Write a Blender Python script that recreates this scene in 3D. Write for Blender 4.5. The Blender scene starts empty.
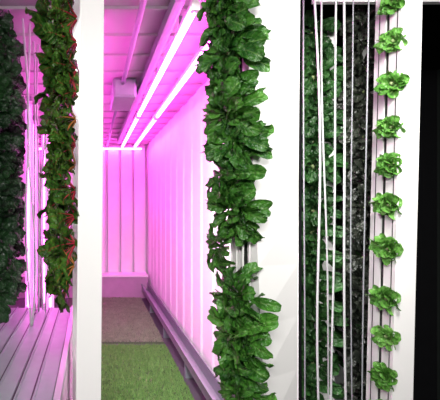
import bpy, math, random
from mathutils import Vector, Matrix, noise
S=bpy.context.scene
H=1.43
def link(o): S.collection.objects.link(o); return o
# ---------------------------------------------------------------- materials
def mat(name,col,rough=.5,metal=0,var=.12,scale=12,bump=0,emit=None,es=0,spec=.5):
    m=bpy.data.materials.new(name); m.use_nodes=True; nt=m.node_tree; b=nt.nodes['Principled BSDF']
    tc=nt.nodes.new('ShaderNodeTexCoord'); n=nt.nodes.new('ShaderNodeTexNoise'); n.inputs['Scale'].default_value=scale; n.inputs['Detail'].default_value=4
    nt.links.new(tc.outputs['Object'],n.inputs['Vector'])
    r=nt.nodes.new('ShaderNodeMix'); r.data_type='RGBA'
    r.inputs[6].default_value=(*[c*(1-var) for c in col],1); r.inputs[7].default_value=(*[min(1,c*(1+var)) for c in col],1)
    nt.links.new(n.outputs['Fac'],r.inputs[0]); nt.links.new(r.outputs[2],b.inputs['Base Color'])
    b.inputs['Roughness'].default_value=rough; b.inputs['Metallic'].default_value=metal; b.inputs['Specular IOR Level'].default_value=spec
    if bump:
        bp=nt.nodes.new('ShaderNodeBump'); bp.inputs['Strength'].default_value=bump; bp.inputs['Distance'].default_value=.01
        nt.links.new(n.outputs['Fac'],bp.inputs['Height']); nt.links.new(bp.outputs['Normal'],b.inputs['Normal'])
    if emit:
        b.inputs['Emission Color'].default_value=(*emit,1); b.inputs['Emission Strength'].default_value=es
    return m
def leafmat(name,dark,light,rib,rough=.38,trans=.18,ribamt=.7):
    m=bpy.data.materials.new(name); m.use_nodes=True; nt=m.node_tree; N=nt.nodes; L=nt.links
    b=N['Principled BSDF']; out=N['Material Output']
    uv=N.new('ShaderNodeUVMap'); sp=N.new('ShaderNodeSeparateXYZ'); L.new(uv.outputs[0],sp.inputs[0])
    def math_(op,a,bb=None,clamp=False):
        x=N.new('ShaderNodeMath'); x.operation=op; x.use_clamp=clamp
        for i,vv in enumerate((a,bb)):
            if vv is None: continue
            if isinstance(vv,(int,float)): x.inputs[i].default_value=vv
            else: L.new(vv,x.inputs[i])
        return x.outputs[0]
    au=math_('ABSOLUTE',math_('SUBTRACT',math_('MULTIPLY',sp.outputs[0],2),1))
    ribm=math_('SUBTRACT',1,math_('MULTIPLY',au,9),True)
    vv=math_('SINE',math_('MULTIPLY',math_('SUBTRACT',sp.outputs[1],math_('MULTIPLY',au,.22)),46))
    vein=math_('MULTIPLY',math_('POWER',math_('MULTIPLY',math_('ADD',vv,1),.5),10),.16)
    tc=N.new('ShaderNodeTexCoord'); no=N.new('ShaderNodeTexNoise'); no.inputs['Scale'].default_value=34; no.inputs['Detail'].default_value=3
    L.new(tc.outputs['Object'],no.inputs['Vector'])
    oi=N.new('ShaderNodeObjectInfo')
    f=math_('ADD',math_('MULTIPLY',math_('SUBTRACT',no.outputs['Fac'],.3),1.7),math_('MULTIPLY',math_('SUBTRACT',oi.outputs['Random'],.5),.5),True)
    mx=N.new('ShaderNodeMix'); mx.data_type='RGBA'; mx.inputs[6].default_value=(*dark,1); mx.inputs[7].default_value=(*light,1); L.new(f,mx.inputs[0])
    m2=N.new('ShaderNodeMix'); m2.data_type='RGBA'; L.new(mx.outputs[2],m2.inputs[6]); m2.inputs[7].default_value=(*rib,1)
    L.new(math_('MAXIMUM',math_('MULTIPLY',ribm,ribamt),vein),m2.inputs[0])
    L.new(m2.outputs[2],b.inputs['Base Color']); b.inputs['Roughness'].default_value=rough
    bp=N.new('ShaderNodeBump'); bp.inputs['Strength'].default_value=.9; bp.inputs['Distance'].default_value=.011
    n2=N.new('ShaderNodeTexNoise'); n2.inputs['Scale'].default_value=70; n2.inputs['Detail'].default_value=1.5; L.new(tc.outputs['Object'],n2.inputs['Vector'])
    L.new(math_('SUBTRACT',n2.outputs['Fac'],vein),bp.inputs['Height']); L.new(bp.outputs['Normal'],b.inputs['Normal'])
    tr=N.new('ShaderNodeBsdfTranslucent'); L.new(m2.outputs[2],tr.inputs['Color'])
    ms=N.new('ShaderNodeMixShader'); ms.inputs[0].default_value=trans
    L.new(b.outputs[0],ms.inputs[1]); L.new(tr.outputs[0],ms.inputs[2]); L.new(ms.outputs[0],out.inputs['Surface'])
    return m
M_white=mat('white_plastic',(.84,.835,.82),.45,var=.03,scale=3)
M_wall=mat('white_wall_panel',(.85,.85,.85),.5,var=.04,scale=4)
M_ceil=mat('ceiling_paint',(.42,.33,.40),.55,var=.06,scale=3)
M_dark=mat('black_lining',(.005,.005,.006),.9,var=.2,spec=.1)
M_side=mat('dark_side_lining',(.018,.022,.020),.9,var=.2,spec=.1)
M_floor=mat('floor_metal',(.10,.10,.11),.5,.3,bump=.2)
M_alu=mat('brushed_aluminium',(.34,.48,.43),.4,.2,var=.12,scale=20)
M_groove=mat('dark_groove_metal',(.06,.06,.07),.5,.2)
M_edge=mat('bright_aluminium',(.65,.72,.70),.3,.3,var=.05,scale=20)
M_alu2=mat('grey_galvanised_steel',(.26,.30,.31),.45,.4,var=.1,scale=20)
M_cond=mat('grey_conduit_steel',(.18,.23,.23),.45,.3,var=.1,scale=20)
M_black=mat('black_rubber',(.012,.012,.014),.6)
M_foam=mat('growing_medium',(.03,.035,.03),.95,bump=.8,scale=60)
M_hose=mat('white_hose_plastic',(.52,.54,.54),.3,var=.03)
M_hoseg=mat('grey_hose_plastic',(.26,.27,.29),.35,var=.05)
M_step=mat('step_paint',(.45,.30,.42),.5)
M_turf=mat('turf_base',(.045,.12,.028),.9,bump=.9,scale=120,var=.4)
M_blade=mat('turf_blade',(.14,.31,.07),.7,scale=18,var=.45)
M_turf2=mat('light_tinted_turf_base',(.09,.12,.07),.9,bump=.9,scale=120,var=.4)  # far mat: pink grow-light tint put into the turf colour
M_blade2=mat('light_tinted_turf_blade',(.27,.30,.20),.7,scale=18,var=.45)  # same light tint in the blade colour, not wear
M_tube=mat('pink_led_tube',(1,.8,1),.4,emit=(1,.075,.72),es=31)
M_tubev=mat('violet_led_tube',(1,.8,1),.4,emit=(.98,.08,.74),es=12)
L_green=leafmat('green_leaf',(.014,.09,.009),(.11,.36,.04),(.28,.48,.14),rough=.38,ribamt=.5)
L_bright=leafmat('bright_green_leaf',(.075,.27,.03),(.22,.52,.10),(.40,.6,.22),trans=.22)
L_chard=leafmat('chard_leaf',(.014,.075,.010),(.12,.30,.03),(.40,.07,.05),ribamt=.6)
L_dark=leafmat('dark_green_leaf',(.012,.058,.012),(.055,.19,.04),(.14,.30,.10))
L_darker=leafmat('shaded_green_leaf',(.005,.026,.007),(.022,.085,.02),(.04,.10,.04))  # darker leaf copy: weaker light on the left row put into the colour
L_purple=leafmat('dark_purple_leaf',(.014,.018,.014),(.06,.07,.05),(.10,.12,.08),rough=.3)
M_stem=mat('pale_green_stem',(.35,.45,.2),.5)
M_red=mat('red_stalk',(.50,.03,.06),.4,var=.3,scale=15)
M_orange=mat('orange_stalk',(.55,.20,.05),.4,var=.3,scale=15)
# ---------------------------------------------------------------- mesh helpers
def meshobj(name,V,F,m,smooth=False,uv=None):
    me=bpy.data.meshes.new(name); me.from_pydata([tuple(v) for v in V],[],F); me.update()
    if m: me.materials.append(m)
    if smooth: me.polygons.foreach_set('use_smooth',[True]*len(me.polygons))
    return link(bpy.data.objects.new(name,me))
def tag(o,label,cat,group=None):
    o['label']=label; o['category']=cat
    if group: o['group']=group
    return o
def struct(o): o['kind']='structure'; return o
def par(c,p):
    c.parent=p; c.matrix_parent_inverse=p.matrix_world.inverted(); return c
def boxdata(a,b,V,F):
    k=len(V); x0,y0,z0=a; x1,y1,z1=b
    V+= [(x0,y0,z0),(x1,y0,z0),(x1,y1,z0),(x0,y1,z0),(x0,y0,z1),(x1,y0,z1),(x1,y1,z1),(x0,y1,z1)]
    F+= [[k+i for i in f] for f in ((0,3,2,1),(4,5,6,7),(0,1,5,4),(1,2,6,5),(2,3,7,6),(3,0,4,7))]
def boxes(name,lst,m,bev=0):
    V=[];F=[]
    for a,b in lst: boxdata(a,b,V,F)
    o=meshobj(name,V,F,m)
    if bev:
        md=o.modifiers.new('bevel','BEVEL'); md.width=bev; md.segments=2
    return o
def tube(name,pts,r,m,seg=10):
    V=[];F=[]; n=len(pts); pts=[Vector(p) for p in pts]
    for i,p in enumerate(pts):
        t=(pts[min(i+1,n-1)]-pts[max(i-1,0)]).normalized()
        a=t.orthogonal() if i==0 else (a-t*a.dot(t)); a=a.normalized(); b=t.cross(a)
        for j in range(seg):
            q=2*math.pi*j/seg; V.append(p+(a*math.cos(q)+b*math.sin(q))*r)
    for i in range(n-1):
        for j in range(seg):
            F.append([i*seg+j,i*seg+(j+1)%seg,(i+1)*seg+(j+1)%seg,(i+1)*seg+j])
    F.append(list(range(seg))[::-1]); F.append([(n-1)*seg+j for j in range(seg)])
    return meshobj(name,V,F,m,True)
# ---------------------------------------------------------------- room
Y1=6.5; ZC=2.4
struct(boxes('floor',[((-1.3,-1.2,-.05),(2.6,Y1+.1,0))],M_floor))
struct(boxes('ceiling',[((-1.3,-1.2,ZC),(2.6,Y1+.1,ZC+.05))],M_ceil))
struct(boxes('wall_left',[((-1.3,-1.2,0),(-1.25,Y1+.1,ZC))],M_wall))
def corr(name,fixed,a0,a1,axis,period,dep,m,prof=((0,0),(.42,0),(.5,1),(.92,1))):
    pr=[];y=a0
    while y<a1-1e-6:
        for f,d in prof:
            yy=y+f*period
            if yy<a1: pr.append((yy,d*dep))
        y+=period
    pr.append((a1,0)); V=[];F=[]
    for yy,d in pr:
        if axis=='y': V+= [(fixed-d,yy,0),(fixed-d,yy,ZC)]
        else: V+= [(yy,fixed-d,0),(yy,fixed-d,ZC)]
    k=len(V)
    for yy,d in pr:
        if axis=='y': V+= [(fixed+.05,yy,0),(fixed+.05,yy,ZC)]
        else: V+= [(yy,fixed+.05,0),(yy,fixed+.05,ZC)]
    for i in range(len(pr)-1):
        F.append([2*i,2*i+1,2*i+3,2*i+2]); F.append([k+2*i,k+2*i+2,k+2*i+3,k+2*i+1])
    n=len(pr)-1
    F.append([0,k,k+1,1]); F.append([2*n,2*n+1,k+2*n+1,k+2*n])
    return struct(meshobj(name,V,F,m))
corr('wall_right',.90,1.84,Y1,'y',.32,.010,M_wall,prof=((0,0),(.40,0),(.5,1),(.90,1)))
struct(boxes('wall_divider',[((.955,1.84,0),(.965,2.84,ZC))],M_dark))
corr('wall_end',Y1,-1.25,.95,'x',.21,.10,M_wall,prof=((0,0),(.14,0),(.18,1),(.96,1)))
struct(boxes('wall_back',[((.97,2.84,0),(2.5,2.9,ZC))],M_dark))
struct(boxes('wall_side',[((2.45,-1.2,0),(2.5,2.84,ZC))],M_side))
struct(boxes('trim_20',[((.965,1.75,ZC-.012),(2.45,2.84,ZC))],M_dark))  # black sheet added to darken the bay ceiling, stands in for shade
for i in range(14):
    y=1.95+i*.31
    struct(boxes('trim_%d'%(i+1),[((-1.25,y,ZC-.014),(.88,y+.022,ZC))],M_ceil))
struct(boxes('baseboard_end',[((-1.25,Y1-.38,0),(.86,Y1-.11,.33))],M_step,.008))
struct(boxes('trim_21',[((-1.25,Y1-.40,.33),(.86,Y1-.11,.355))],M_wall))
# ---------------------------------------------------------------- grass mats
def mat_grass(y0,y1,lab,seed,mb,ml):
    rng=random.Random(seed)
    x0,x1=-.35,.74
    o=boxes('grass_mat',[((x0,y0,0),(x1,y1,.018))],mb); tag(o,lab,'artificial grass','artificial grass mats on the aisle floor')
    V=[];F=[]
    for i in range(26000):
        x=rng.uniform(max(x0,-.1),x1);y=rng.uniform(y0,y1);a=rng.uniform(0,6.28);w=.0035;h=rng.uniform(.012,.03)
        k=len(V);dx,dy=math.cos(a)*w,math.sin(a)*w;l=rng.uniform(-.012,.012);l2=rng.uniform(-.012,.012)
        V+=[(x-dx,y-dy,.017),(x+dx,y+dy,.017),(x+l,y+l2,.018+h)];F.append([k,k+1,k+2])
    g=meshobj('grass_blades',V,F,ml); g['kind']='stuff'; par(g,o)
mat_grass(2.0,4.03,'green artificial turf mat on the aisle floor',1,M_turf,M_blade)
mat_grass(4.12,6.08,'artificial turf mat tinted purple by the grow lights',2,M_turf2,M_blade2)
# ---------------------------------------------------------------- gutter
g=boxes('drain_gutter',[((.76,2.0,.135),(.85,6.1,.15)),((.76,2.0,.15),(.768,6.1,.22)),((.842,2.0,.15),(.85,6.1,.25)),((.745,2.0,.215),(.768,6.1,.226))],M_alu2)
tag(g,'long grey metal drain gutter along the aisle wall','gutter')
for y in (2.3,3.3,4.3,5.3):
    par(boxes('bracket',[((.77,y,0),(.84,y+.04,.135))],M_alu2),g)
# ---------------------------------------------------------------- ceiling fixtures
c=tube('conduit',[(.235,-.5,2.36),(.235,3.1,2.36)],.016,M_cond); tag(c,'thin grey metal conduit fixed under the ceiling','conduit','ceiling conduits')
c=tube('conduit',[(.235,3.55,2.36),(.235,6.3,2.36)],.015,M_cond); tag(c,'thin grey metal conduit fixed under the ceiling','conduit','ceiling conduits')
t=boxes('cable_trough',[((.37,-.4,2.335),(.415,5.9,2.345)),((.37,-.4,2.345),(.374,5.9,2.4)),((.411,-.4,2.345),(.415,5.9,2.4))],M_cond); tag(t,'grey steel cable trough running along the ceiling','cable trough')
b=boxes('junction_box',[((.16,3.05,2.25),(.34,3.5,2.4))],M_alu2,.012); tag(b,'grey rectangular junction box hanging under the ceiling','junction box')
par(boxes('cover',[((.175,3.04,2.265),(.325,3.05,2.385))],M_alu2,.003),b)
def led(x,z,y0,y1,r,lab,m=None):
    e=boxes('led_tube_light',[((x-.012,y0,z+r+.004),(x+.012,y1,z+r+.03))],M_white,.003); tag(e,lab,'tube light','pink grow light tubes')
    par(tube('tube',[(x,y0+.02,z),(x,y1-.02,z)],r,M_tube),e)
    for yy in (y0,y1-.03): par(boxes('end_cap',[((x-.018,yy,z-.016),(x+.018,yy+.03,z+r+.004))],M_white),e)
    for yy in (y0+.3,(y0+y1)/2,y1-.3):
        par(boxes('hanger',[((x-.006,yy,z+r+.03),(x+.006,yy+.012,ZC))],M_alu2),e)
led(.455,2.30,1.75,3.9,.017,'glowing pink grow light tube under the ceiling')
led(.455,2.30,3.95,6.0,.017,'glowing pink grow light tube under the ceiling')
led(.65,2.31,2.1,4.0,.017,'glowing pink grow light tube beside the wall')
led(.65,2.31,4.05,6.1,.017,'glowing pink grow light tube beside the wall')
led(-.02,2.27,2.0,4.0,.015,'added pink light tube hidden behind the planted tower')  # added tube, unseen behind the post, puts pink on the left ceiling
led(-.02,2.27,4.05,6.1,.015,'added pink light tube hidden behind the planted tower')  # far half of the added hidden tube
e=boxes('led_tube_light',[((-.9,6.30,2.33),(.8,6.36,2.36))],M_white); tag(e,'horizontal pink tube light across the top of the end wall','tube light')
par(tube('tube',[(-.88,6.32,2.315),(.78,6.32,2.315)],.014,M_tube),e)
par(boxes('hanger',[((0,6.32,2.36),(.02,6.34,ZC))],M_alu2),e)
# ---------------------------------------------------------------- towers
def tower(At,Bt,zt0,Ab,Bb,zb0,dep,lab,grp='plant towers',z_top=2.34,z_bot=.12,seals=False,name='grow_tower',hook=True,sl=.14):
    At,Bt,Ab,Bb=[Vector(v) for v in (At,Bt,Ab,Bb)]
    def sec(z):
        f=(z-zb0)/(zt0-zb0); A=Ab+(At-Ab)*f; B=Bb+(Bt-Bb)*f
        n=(B-A).normalized(); n=Vector((-n.y,n.x))
        if n.y<0: n=-n
        return A,B,n*dep
    def loft(nm,prof,m,z0,z1,ns=12):
        V=[];F=[];k=len(prof)
        for i in range(ns+1):
            z=z0+(z1-z0)*i/ns; A,B,n=sec(z)
            for s,t in prof:
                p=A+(B-A)*s+n*t; V.append((p.x,p.y,z))
        for i in range(ns):
            for j in range(k): F.append([i*k+j,i*k+(j+1)%k,(i+1)*k+(j+1)%k,(i+1)*k+j])
        F.append(list(range(k))[::-1]); F.append([ns*k+j for j in range(k)])
        return meshobj(nm,V,F,m,False)
    emp=bpy.data.objects.new(name,None); A,B,n=sec(z_bot); c0=A.lerp(B,.5)+n*.5; emp.location=(c0.x,c0.y,z_bot); link(emp); bpy.context.view_layer.update()
    tag(emp,lab,'grow tower',grp)
    body=loft('body',[(0,0),(1,0),(1,1),(0,1),(0,.5+sl),(.06,.5+sl),(.06,.93),(.94,.93),(.94,.07),(.06,.07),(.06,.5-sl),(0,.5-sl)],M_white,z_bot,z_top)
    par(body,emp)
    par(loft('growing_medium',[(.09,.1),(.9,.1),(.9,.9),(.09,.9)],M_foam,z_bot+.01,z_top-.02),emp)
    if seals:
        for t in (.12,.80):
            s=loft('slot_seal',[(-.02,t),(0,t),(0,t+.022),(-.02,t+.022)],M_black,z_bot+.05,z_top-.05); par(s,emp)
    if hook:
        A,B,n=sec(z_top); p=A.lerp(B,.5)+n*.5
        par(tube('hook',[(p.x,p.y,z_top-.01),(p.x,p.y,ZC)],.006,M_alu2),emp)
        A,B,n=sec(z_bot); p=A.lerp(B,.5)+n*.5
        par(boxes('foot',[((p.x-.04,p.y-.05,0),(p.x+.04,p.y+.05,z_bot))],M_alu2),emp)
    return sec,emp
# ---------------------------------------------------------------- plants
def leafgeo(V,F,UV,base,d,n,L,Wd,bend,cup,ruf,rng,pet=.22,g=.3,NP=4,NB=10,NU=8,path=None,crk=.16):
    p=Vector(base); d=d.normalized(); n=(n-d*n.dot(d)).normalized(); k=len(V); ph=rng.uniform(0,6.28); fr=rng.uniform(6,11)
    seed=Vector((rng.uniform(0,99),rng.uniform(0,99),0))
    side0=rng.uniform(-.6,.6)
    vs=[pet*i/NP for i in range(NP)]; ws=[.10+.10*(i/NP)**2 for i in range(NP)]
    for i in range(NB+1):
        x=-math.cos(math.pi*i/NB); vs.append(pet+(1-pet)*(x+1)/2); w=math.sqrt(max(0,1-x*x))**.85*(1+.12*x)
        if x<0: w=max(.22,w)
        ws.append(max(.03,w))
    NV=len(vs)-1
    for i in range(NV+1):
        v=vs[i]; w=ws[i]*Wd; sd=d.cross(n)
        if path is not None: path.append((p.copy(),n.copy()))
        bl=1 if v>pet else 0
        for j in range(NU+1):
            u=-1+2*j/NU; xx=u*w/Wd
            c=(noise.noise(Vector((xx*2.0,v*5,0))+seed)*1.7+noise.noise(Vector((xx*4.5,v*12,5))+seed)*.8)*crk*bl
            q=p+sd*(u*w*(1-.25*cup*abs(u)))+n*(w*(cup*abs(u)**1.8+ruf*math.sin(ph+v*fr+(2.2 if u>0 else 0))*abs(u)**2)+c*Wd)
            V.append(q); UV.append(((u+1)/2,v))
        if i==NV: break
        dv=vs[i+1]-v
        p=p+d*(L*dv); a=bend*dv*(.2+1.6*v)
        d,n=(d*math.cos(a)-n*math.sin(a)),(n*math.cos(a)+d*math.sin(a))
        sd=d.cross(n); n=(n+sd*side0*dv).normalized()
        d=(d+Vector((0,0,-g*dv))).normalized(); n=(n-d*n.dot(d)).normalized()
    for i in range(NV):
        for j in range(NU):
            a=k+i*(NU+1)+j; F.append([a,a+1,a+NU+2,a+NU+1])
def plant(kind,seed):
    rng=random.Random(seed); V=[];F=[];UV=[]; SV=[];SF=[]
    P=dict(lettuce=(44,.110,.0198,2.5,.5,.24,.44,.25,.31,1.42),small=(26,.041,.0185,1.3,.65,.14,.25,.05,.17,1.3),dark=(22,.10,.024,1.7,.45,.2,.42,.5,.24,1.4),chard=(15,.135,.031,1.6,.35,.3,.40,.5,.24,1.25))[kind]
    n,L,Wd,bend,cup,ruf,pet,g,crk,thm=P
    for i in range(n):
        f=(i+.5)/n; th=(.12+(thm-.12)*f**.75)+rng.uniform(-.15,.1); phi=i*2.399+rng.uniform(-.35,.35)
        l=L*(.72+.33*f)*rng.uniform(.72,1.15)
        rad=Vector((0,math.cos(phi),math.sin(phi))); ax=Vector((1,0,0))
        d=ax*math.cos(th)+rad*math.sin(th); nn=ax*math.sin(th)-rad*math.cos(th)
        path=[]
        leafgeo(V,F,UV,rad*.006,d,nn,l,Wd*(.8+.3*f)*rng.uniform(.75,1.2),bend*rng.uniform(.4,1.2),cup*rng.uniform(.3,1.3),ruf,rng,pet,g,path=path,crk=crk)
        if kind=='chard' and i%3!=0:
            pts=[q-m_*.003 for q,m_ in path[:9]]
            for a in range(len(pts)-1):
                t=(pts[a+1]-pts[a]).normalized(); s=t.orthogonal().normalized(); b=t.cross(s); k=len(SV); r0=.0026*(1-a/11); r1=.0026*(1-(a+1)/11)
                for pp,r in ((pts[a],r0),(pts[a+1],r1)):
                    for j in range(5):
                        q=6.2832*j/5; SV.append(pp+(s*math.cos(q)+b*math.sin(q))*r)
                for j in range(5): SF.append([k+j,k+(j+1)%5,k+5+(j+1)%5,k+5+j])
    if kind!='chard':
        for a in range(2):
            x=-.02+.035*a
            for j in range(8): SV.append(Vector((x,math.cos(j*.7854)*.008*(1-.4*a),math.sin(j*.7854)*.008*(1-.4*a))))
        for j in range(8): SF.append([j,(j+1)%8,8+(j+1)%8,8+j])
        SF.append([8+j for j in range(8)])
    return V,F,UV,SV,SF
def proto(kind,name,m,ms,seed):
    V,F,UV,SV,SF=plant(kind,seed)
    me=bpy.data.meshes.new(name); me.from_pydata([tuple(v) for v in V],[],F); l=me.uv_layers.new(name='UVMap')
    for lp in me.loops: l.data[lp.index].uv=UV[lp.vertex_index]
    me.materials.append(m); me.polygons.foreach_set('use_smooth',[True]*len(me.polygons))
    s=bpy.data.meshes.new('stem'); s.from_pydata([tuple(v) for v in SV],[],SF); s.materials.append(ms); s.polygons.foreach_set('use_smooth',[True]*len(s.polygons))
    return me,s,name
def put(pr,loc,ang,scale,lab,cat,grp,rng,tilt=.25):
    me,s,name=pr
    o=link(bpy.data.objects.new(name,me)); c=link(bpy.data.objects.new('stalk' if cat=='chard' else 'stem',s)); c.parent=o
    o.location=loc; o.scale=(scale,)*3
    R=Matrix.Rotation(ang+rng.uniform(-tilt,tilt),3,'Z')@Matrix.Rotation(rng.uniform(-tilt,tilt),3,'Y')@Matrix.Rotation(rng.uniform(-.5,.5),3,'X')
    o.rotation_euler=R.to_euler(); tag(o,lab,cat,grp); return o
PL=[proto('lettuce','lettuce_plant',L_green,M_stem,s) for s in (1,2,3,4,5,6)]
PS=[proto('small','lettuce_plant',L_bright,M_stem,s) for s in (11,12,13)]
PD=[proto('dark','leafy_plant',L_dark,M_stem,s) for s in (21,22,23)]
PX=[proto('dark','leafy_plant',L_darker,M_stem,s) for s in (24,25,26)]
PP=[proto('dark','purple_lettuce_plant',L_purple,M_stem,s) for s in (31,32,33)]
PC=[proto('chard','chard_plant',L_chard,M_red,s) for s in (41,42,44)]+[proto('chard','chard_plant',L_chard,M_orange,43)]
def fill(sec,zs,prs,ang,sc,lab,cat,grp,seed,out=.01,tilt=.25,jit=.01,t=.5,sv=.1):
    rng=random.Random(seed)
    for i,z in enumerate(zs):
        A,B,n=sec(z); s=(B-A).normalized(); p=A-s*out+n*t
        zz=z+rng.uniform(-jit,jit)
        put(prs[rng.randrange(len(prs))],(p.x,p.y,zz),ang,sc*rng.uniform(1-sv,1+sv),lab,cat,grp,rng,tilt)
PI=math.pi
# main lettuce tower
sec,emp=tower((.500,1.3),(.676,1.3),2.096,(.560,1.3),(.712,1.39),.796,.13,'white plastic tower densely planted with green lettuce')
LL='bright green lettuce with spoon-shaped leaves on white tower'; LG='green lettuces on the dense tower'
zs=[2.24-.102*i for i in range(9)]+[1.125-.106*i for i in range(7)]
fill(sec,zs,PL,PI+.30,1.22,LL,'lettuce',LG,5,out=.038,t=.3,tilt=.3,sv=.10,jit=.012)
fill(sec,[1.275],PL,PI-.2,.9,LL,'lettuce',LG,6,out=.04,t=.9,tilt=.05)
A,B,n=sec(1.25); s_=(B-A).normalized()
for t_ in (.18,.42,.66,.86):
    p=A-s_*.008+n*t_
    par(tube('wicking_strip',[(p.x,p.y,.9),(p.x-.004,p.y,1.25),(p.x,p.y,1.5)],.0035,M_white,6),emp)
# right tower with small heads
sec,emp=tower((1.240,1.6),(1.322,1.6),2.25,(1.200,1.6),(1.284,1.6),.65,.15,'white plastic tower with small evenly spaced lettuces',seals=True,sl=.07)
zz=[H-(py-205)/400*1.64 for py in (4,42,85,128,165,205,248,298,335,375,412)]
fill(sec,zz,PS,PI+.55,1.2,'small light green lettuce head growing from tower slot','lettuce','small lettuces on the sparse tower',6,tilt=.12,jit=.004,t=.22,out=.002)
# left post with chard
CL='dark green chard with red stalks on white tower'; CG='chards on the towers'
sec,emp=tower((-.039,1.3),(.039,1.3),2.096,(-.052,1.3),(.029,1.3),.796,.12,'white plastic tower planted with red-stemmed chard')
fill(sec,[2.24-.085*i for i in range(13)],PC,PI-.05,.9,CL,'chard',CG,7,tilt=.22,t=.6,out=.016,sv=.16)
def axt(x,y,w,dep,lab,**k): return tower((x,y),(x+w,y),2,(x,y),(x+w,y),1,dep,lab,**k)
sec,emp=axt(-.085,1.75,.08,.11,'white plastic tower planted with red-stemmed chard')
fill(sec,[2.26-.1*i for i in range(13)],PC,PI+.1,1.35,CL,'chard',CG,17,tilt=.35,t=.4,out=.02,sv=.25)
# dark towers in the side bay
zsD=[2.29-.11*i for i in range(17)]
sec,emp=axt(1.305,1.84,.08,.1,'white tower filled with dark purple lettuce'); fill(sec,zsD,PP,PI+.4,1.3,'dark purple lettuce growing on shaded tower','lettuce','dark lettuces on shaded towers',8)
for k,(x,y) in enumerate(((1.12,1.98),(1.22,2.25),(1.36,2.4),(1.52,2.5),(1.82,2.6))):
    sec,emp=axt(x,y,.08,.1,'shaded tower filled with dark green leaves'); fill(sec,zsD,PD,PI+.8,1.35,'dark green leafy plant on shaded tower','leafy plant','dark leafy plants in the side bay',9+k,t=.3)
# left row
zsL=[2.28-.1*i for i in range(14)]
for k,(x,y) in enumerate(((-.48,1.95),(-.50,2.2),(-.56,2.52),(-.63,2.8))):
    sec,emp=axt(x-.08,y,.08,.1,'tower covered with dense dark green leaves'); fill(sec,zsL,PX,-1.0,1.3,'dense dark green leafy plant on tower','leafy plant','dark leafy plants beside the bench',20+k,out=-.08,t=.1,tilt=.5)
# ---------------------------------------------------------------- rail in bay
r=boxes('hanging_rail',[((.98,1.76,2.325),(2.3,1.785,2.4))],M_white); tag(r,'white metal hanging rail under the ceiling','rail')
# ---------------------------------------------------------------- hoses
def hose(pt,pb,d,r,m,lab,grp,bow=0,z1=2.38,z0=.05):
    xt=(pt-92)/400*d; xb=(pb-92)/400*d; pts=[]
    for i in range(25):
        f=i/24; pts.append((xt+(xb-xt)*f+bow*math.sin(f*PI*2)+bow*.5*math.sin(f*9+pt),d+.012*math.sin(f*4+pb),z1+(z0-z1)*f))
    tag(tube('hose',pts,r,m,8),lab,'hose',grp)
G='white hoses hanging in the side bay'
for pt,pb,d,r,m,b in ((305,303,1.73,.003,M_hoseg,0),(313,325,1.72,.0046,M_hose,.008),(321,331,1.74,.0035,M_hose,-.009),(336,333,1.70,.004,M_hose,.009),(345,346,1.68,.0046,M_hose,.003),(353,352,1.70,.0025,M_hoseg,.004),(367,363,1.66,.0028,M_hoseg,0)):
    hose(pt,pb,d,r,m,'long %s plastic irrigation hose hanging vertically'%('white' if m==M_hose else 'grey'),G,b)
G='white hoses hanging above the bench'
for pt,pb,d,b in ((24,30,2.05,.01),(29,33,2.07,-.012),(33,36,2.34,.012),(38,39,2.36,-.006),(44,42,2.38,.014),(49,46,2.33,-.01)):
    hose(pt,pb,d,.0055,M_hose,'white plastic irrigation hose dropping to the metal bench',G,b,z0=.805)
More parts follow.
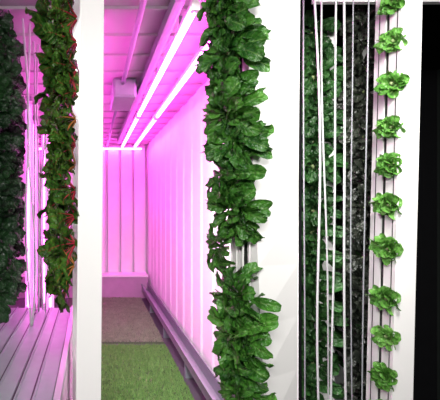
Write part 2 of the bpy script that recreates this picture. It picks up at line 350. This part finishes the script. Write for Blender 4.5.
# ---------------------------------------------------------------- bench
e=bpy.data.objects.new('metal_bench',None); e.location=(-.42,1.7,0); link(e); bpy.context.view_layer.update(); tag(e,'long aluminium channel bench with white side panel','bench')
bx=[];gx=[]
for k in range(5):
    x0=-.78+k*.132
    bx.append(((x0,1.0,.785),(x0+.124,2.45,.80)))
    for q in (0,.060,.119): bx.append(((x0+q,1.0,.80),(x0+q+.005,2.45,.807)))
    gx.append(((x0+.052,1.0,.80),(x0+.057,2.45,.802)))
    gx.append(((x0+.124,1.0,.785),(x0+.132,2.45,.80)))
par(boxes('top',bx,M_alu),e); par(boxes('groove',gx,M_groove),e)
par(boxes('edge_strip',[((-.124,1.0,.79),(-.10,2.45,.818))],M_edge,.003),e)
par(boxes('side_panel',[((-.112,1.0,.02),(-.102,2.45,.789))],M_white,.002),e)
for x in (-.76,-.16):
    for y in (1.03,2.38): par(boxes('leg',[((x,y,0),(x+.035,y+.035,.785))],M_alu2),e)
# violet vertical leds in left bay
for k,(px,y) in enumerate(((50,3.4),(28,3.5),(44,4.4),(34,4.3))):
    x=(px-92)/400*y
    f=boxes('grow_light_bar',[((x-.03,y+.03,.3),(x+.03,y+.05,2.35))],M_white); tag(f,'vertical violet grow light bar on white backing','grow light','violet light bars')
    par(tube('tube',[(x,y+.012,.35),(x,y+.012,2.3)],.010,M_tubev),f)
    par(boxes('mount',[((x-.02,y+.03,2.35),(x+.02,y+.05,ZC))],M_alu2),f); par(boxes('foot',[((x-.04,y+.01,0),(x+.04,y+.07,.3))],M_alu2),f)
# ---------------------------------------------------------------- lights
def area(name,loc,tgt,sx,sy,p,col,spread=180):
    l=bpy.data.lights.new(name,'AREA'); l.shape='RECTANGLE'; l.size=sx; l.size_y=sy; l.energy=p; l.color=col; l.spread=math.radians(spread)
    o=link(bpy.data.objects.new(name,l)); o.location=loc; o.rotation_euler=(Vector(tgt)-Vector(loc)).to_track_quat('-Z','Y').to_euler()
area('entrance_lamp',(-.1,-.9,2.2),(.5,1.5,1.0),1.4,.35,28,(1,.98,.95),110)
area('bay_fill',(.95,.9,2.25),(1.3,2.2,1.1),.3,.3,12,(1,.98,.95),120)  # added unseen fill to brighten the bay plants
area('aisle_fill',(.1,1.5,2.34),(.95,2.9,1.0),.3,.3,30,(1,.98,.97),80)  # added unseen neutral fill for the near turf and right wall
w=bpy.data.worlds.new('world'); S.world=w; w.use_nodes=True; w.node_tree.nodes['Background'].inputs[0].default_value=(.5,.5,.55,1); w.node_tree.nodes['Background'].inputs[1].default_value=.03
cam=bpy.data.cameras.new('camera'); co=link(bpy.data.objects.new('camera',cam)); co.location=(0,0,H); co.rotation_euler=(PI/2,0,0)
cam.sensor_width=36; cam.lens=36*400/440; cam.shift_x=128/440; cam.shift_y=5/440*1; cam.clip_start=.02
S.camera=co
S.view_settings.view_transform='Standard'
